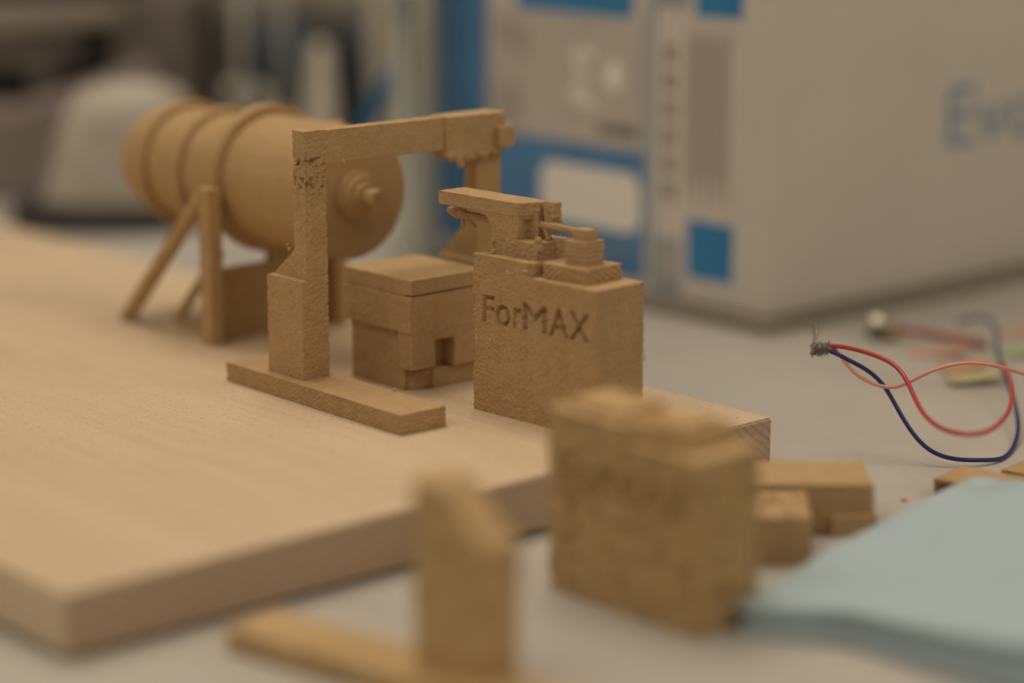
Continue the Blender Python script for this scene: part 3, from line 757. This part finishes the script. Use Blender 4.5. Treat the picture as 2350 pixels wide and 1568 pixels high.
r = far('tool_stand', 'dark grey stand with dull metal fittings behind the tank', 'stand', 520, 355)
bm = bmesh.new(); bx(bm, -22, 10, 0, 60, 0, 190); done('post', bm, soft('stand_dark', (0.115, 0.108, 0.098), 0.6, 0.1, 0.02), r, bevel=4)
bm = bmesh.new(); bx(bm, -38, -14, -12, 20, 60, 190); done('side_plate', bm, soft('stand_mid', (0.20, 0.18, 0.155), 0.55, 0.08, 0.02), r, bevel=4)

r = far('storage_jar', 'clear walled storage bin holding blue and white things, behind the gantry beam', 'bin', 730, 400)
CL = mat('cloudy_wall', (0.30, 0.30, 0.26), 0.3, 0.5)
bm = bmesh.new(); bx(bm, -46, 46, -4, 4, 70, 82); done('rim', bm, soft('bin_rim', (0.27, 0.265, 0.225), 0.5, 0.15, 0.04), r, bevel=2)
bm = bmesh.new(); bx(bm, -46, 46, 40, 46, 0, 78); done('back_wall', bm, soft('bin_back', (0.135, 0.12, 0.10), 0.5, 0.2, 0.02), r, bevel=1)
for x in (-44, 41):
    bm = bmesh.new(); bx(bm, x, x+5, -3, 40, 0, 76); done('side_wall', bm, soft('bin_side', (0.26, 0.24, 0.205), 0.5, 0.1), r, bevel=1)
bm = bmesh.new(); bx(bm, -46, 46, -3, 46, 0, 8); done('bin_floor', bm, CL, r, bevel=1)
def inbin(name, label, cat, x, z, fn, m, y=20):
    p = onto(730, 400)+RT*x+Vector((FW.x, FW.y, 0)).normalized()*y
    bm = bmesh.new(); fn(bm); o = done(name, bm, m, smooth=True)
    tag(move(o, (p.x, p.y, TZ+z), -YAW), label, cat); return o
inbin('blue_packet', 'dark blue packet in the bin, left of the white bottle', 'packet', -18, 8, lambda bm: bx(bm, -15, 15, -3, 3, 0, 62), soft('dark_blue', (0.045, 0.075, 0.12), 0.5, 0.2, 0.02), 30)
inbin('blue_packet', 'dark blue packet in the bin, right of the white bottle', 'packet', 20, 8, lambda bm: bx(bm, -10, 10, -3, 3, 0, 60), soft('navy', (0.04, 0.055, 0.09), 0.5, 0.2, 0.02), 30)
inbin('white_bottle', 'slim white bottle standing upright in the clear bin', 'bottle', 2.5, 8, lambda bm: lathe(bm, [(3, 0), (5.2, 4), (6.2, 12), (6.4, 22), (5.6, 36), (4.4, 50), (3.6, 60), (2.5, 62)], 32, Matrix.Diagonal((1.15,1.15,.85,1))), mat('bottle_white', (0.88, 0.83, 0.72), 0.25), -6)
inbin('clear_rod', 'slim pale rod standing left of the dark blue packet in the bin', 'rod', -32, 0, lambda bm: lathe(bm, [(2.6, 0), (2.6, 88), (1.8, 89)], 20), mat('rod_a', (0.60, 0.60, 0.55), 0.15), -12)
inbin('clear_rod', 'slim pale rod between the white bottle and the left blue packet', 'rod', -14, 0, lambda bm: lathe(bm, [(2.0, 0), (2.0, 92), (1.4, 93)], 20), mat('rod_b', (0.55, 0.56, 0.52), 0.15), -12)
inbin('pale_tube', 'pale upright tube at the right end of the clear bin', 'tube', 30, 0, lambda bm: lathe(bm, [(5, 0), (5.5, 2), (5.5, 96), (4.5, 97)], 24), mat('tube_pale', (0.50, 0.46, 0.38), 0.4), -12)
inbin('pale_ball', 'pale round ball at the left inside the clear bin', 'ball', -37, 37, lambda bm: blob(bm, (0, 0, 0), 6.0), mat('ball_a', (0.85, 0.82, 0.75), 0.2), -6)
inbin('pale_ball', 'pale round ball beside the left one in the clear bin', 'ball', -27, 35, lambda bm: blob(bm, (0, 0, 0), 6.5), mat('ball_b', (0.72, 0.69, 0.62), 0.2), -4)
inbin('pale_ball', 'lowest pale round ball in the bin, just above the tank', 'ball', -17, 23, lambda bm: blob(bm, (0, 0, 0), 7.5), mat('ball_c', (0.70, 0.67, 0.60), 0.2), -2)

inbin('white_pot', 'pale pot resting on the rim of the clear bin above the white bottle', 'pot', -2, 82, lambda bm: lathe(bm, [(7, 0), (7.5, 1), (7, 9), (5, 10)], 24), mat('cap_a', (0.60, 0.56, 0.48), 0.4), 0)
inbin('white_pot', 'pale pot resting on the right end of the clear bin rim', 'pot', 28, 82, lambda bm: lathe(bm, [(9, 0), (9.5, 1), (9, 9), (6, 11)], 24), mat('cap_b', (0.66, 0.60, 0.52), 0.4), 0)
r = far('glass_cylinder', 'thick glass cylinder with a pale rod inside, in front of the carton end', 'glass cylinder', 980, 615)
GL = mat('clear_glass', (0.93, 0.96, 0.92), 0.08, 0.5, Transmission_Weight=0.85, IOR=1.3)
bm = bmesh.new(); lathe(bm, [(5.6, 1.5), (5.6, 190), (4.6, 190), (4.6, 2.5)], 40, cap=False); done('tube', bm, GL, r, smooth=True)
bm = bmesh.new(); lathe(bm, [(9, 0), (9, 1.5), (6, 2.4)], 40); done('foot', bm, mat('glass_foot', (0.5, 0.5, 0.44), 0.2), r, smooth=True)
bm = bmesh.new(); lathe(bm, [(3.6, 3), (3.6, 185)], 24); done('rod', bm, mat('pale_rod', (0.50, 0.46, 0.37), 0.4), r, smooth=True)

r = far('glass_cylinder', 'slim glass cylinder between the clear bin and the taller cylinder', 'glass cylinder', 925, 590)
bm = bmesh.new(); lathe(bm, [(3.6, 1.5), (3.6, 170), (3.0, 170), (3.0, 2.5)], 32, cap=False); done('tube', bm, GL, r, smooth=True)
bm = bmesh.new(); lathe(bm, [(7, 0), (7, 1.5), (4, 2.4)], 32); done('foot', bm, mat('glass_foot', (0.5, 0.5, 0.44), 0.2), r, smooth=True)

r = far('blue_hose', 'curved blue hose behind the glass cylinder', 'hose', 900, 560)
cu = bpy.data.curves.new('hose', 'CURVE'); cu.dimensions = '3D'; cu.bevel_depth = 3.4*MM; cu.bevel_resolution = 4
sp = cu.splines.new('NURBS'); pp = [(14, 0, 84), (8, 0, 74), (1, 0, 65), (-5, 0, 55), (-10, 0, 43), (-13, 0, 28), (-13, 0, 12), (-13, 0, 3.4)]
sp.points.add(len(pp)-1); sp.use_endpoint_u = True
for i, p in enumerate(pp): sp.points[i].co = (*[c*MM for c in p], 1)
o = bpy.data.objects.new('hose', cu); C.objects.link(o); cu.materials.append(mat('hose_blue', (0.05, 0.17, 0.32), 0.5)); o.parent = r

# every curve becomes a mesh
dg = bpy.context.evaluated_depsgraph_get(); dg.update()
for o in [x for x in C.objects if x.type == 'CURVE']:
    me = bpy.data.meshes.new_from_object(o.evaluated_get(dg))
    n = bpy.data.objects.new('tmp', me); C.objects.link(n)
    n.parent = o.parent; n.matrix_local = o.matrix_local.copy()
    me.polygons.foreach_set('use_smooth', [True]*len(me.polygons))
    nm = o.name; cu = o.data
    bpy.data.objects.remove(o); bpy.data.curves.remove(cu)
    n.name = nm; me.name = nm
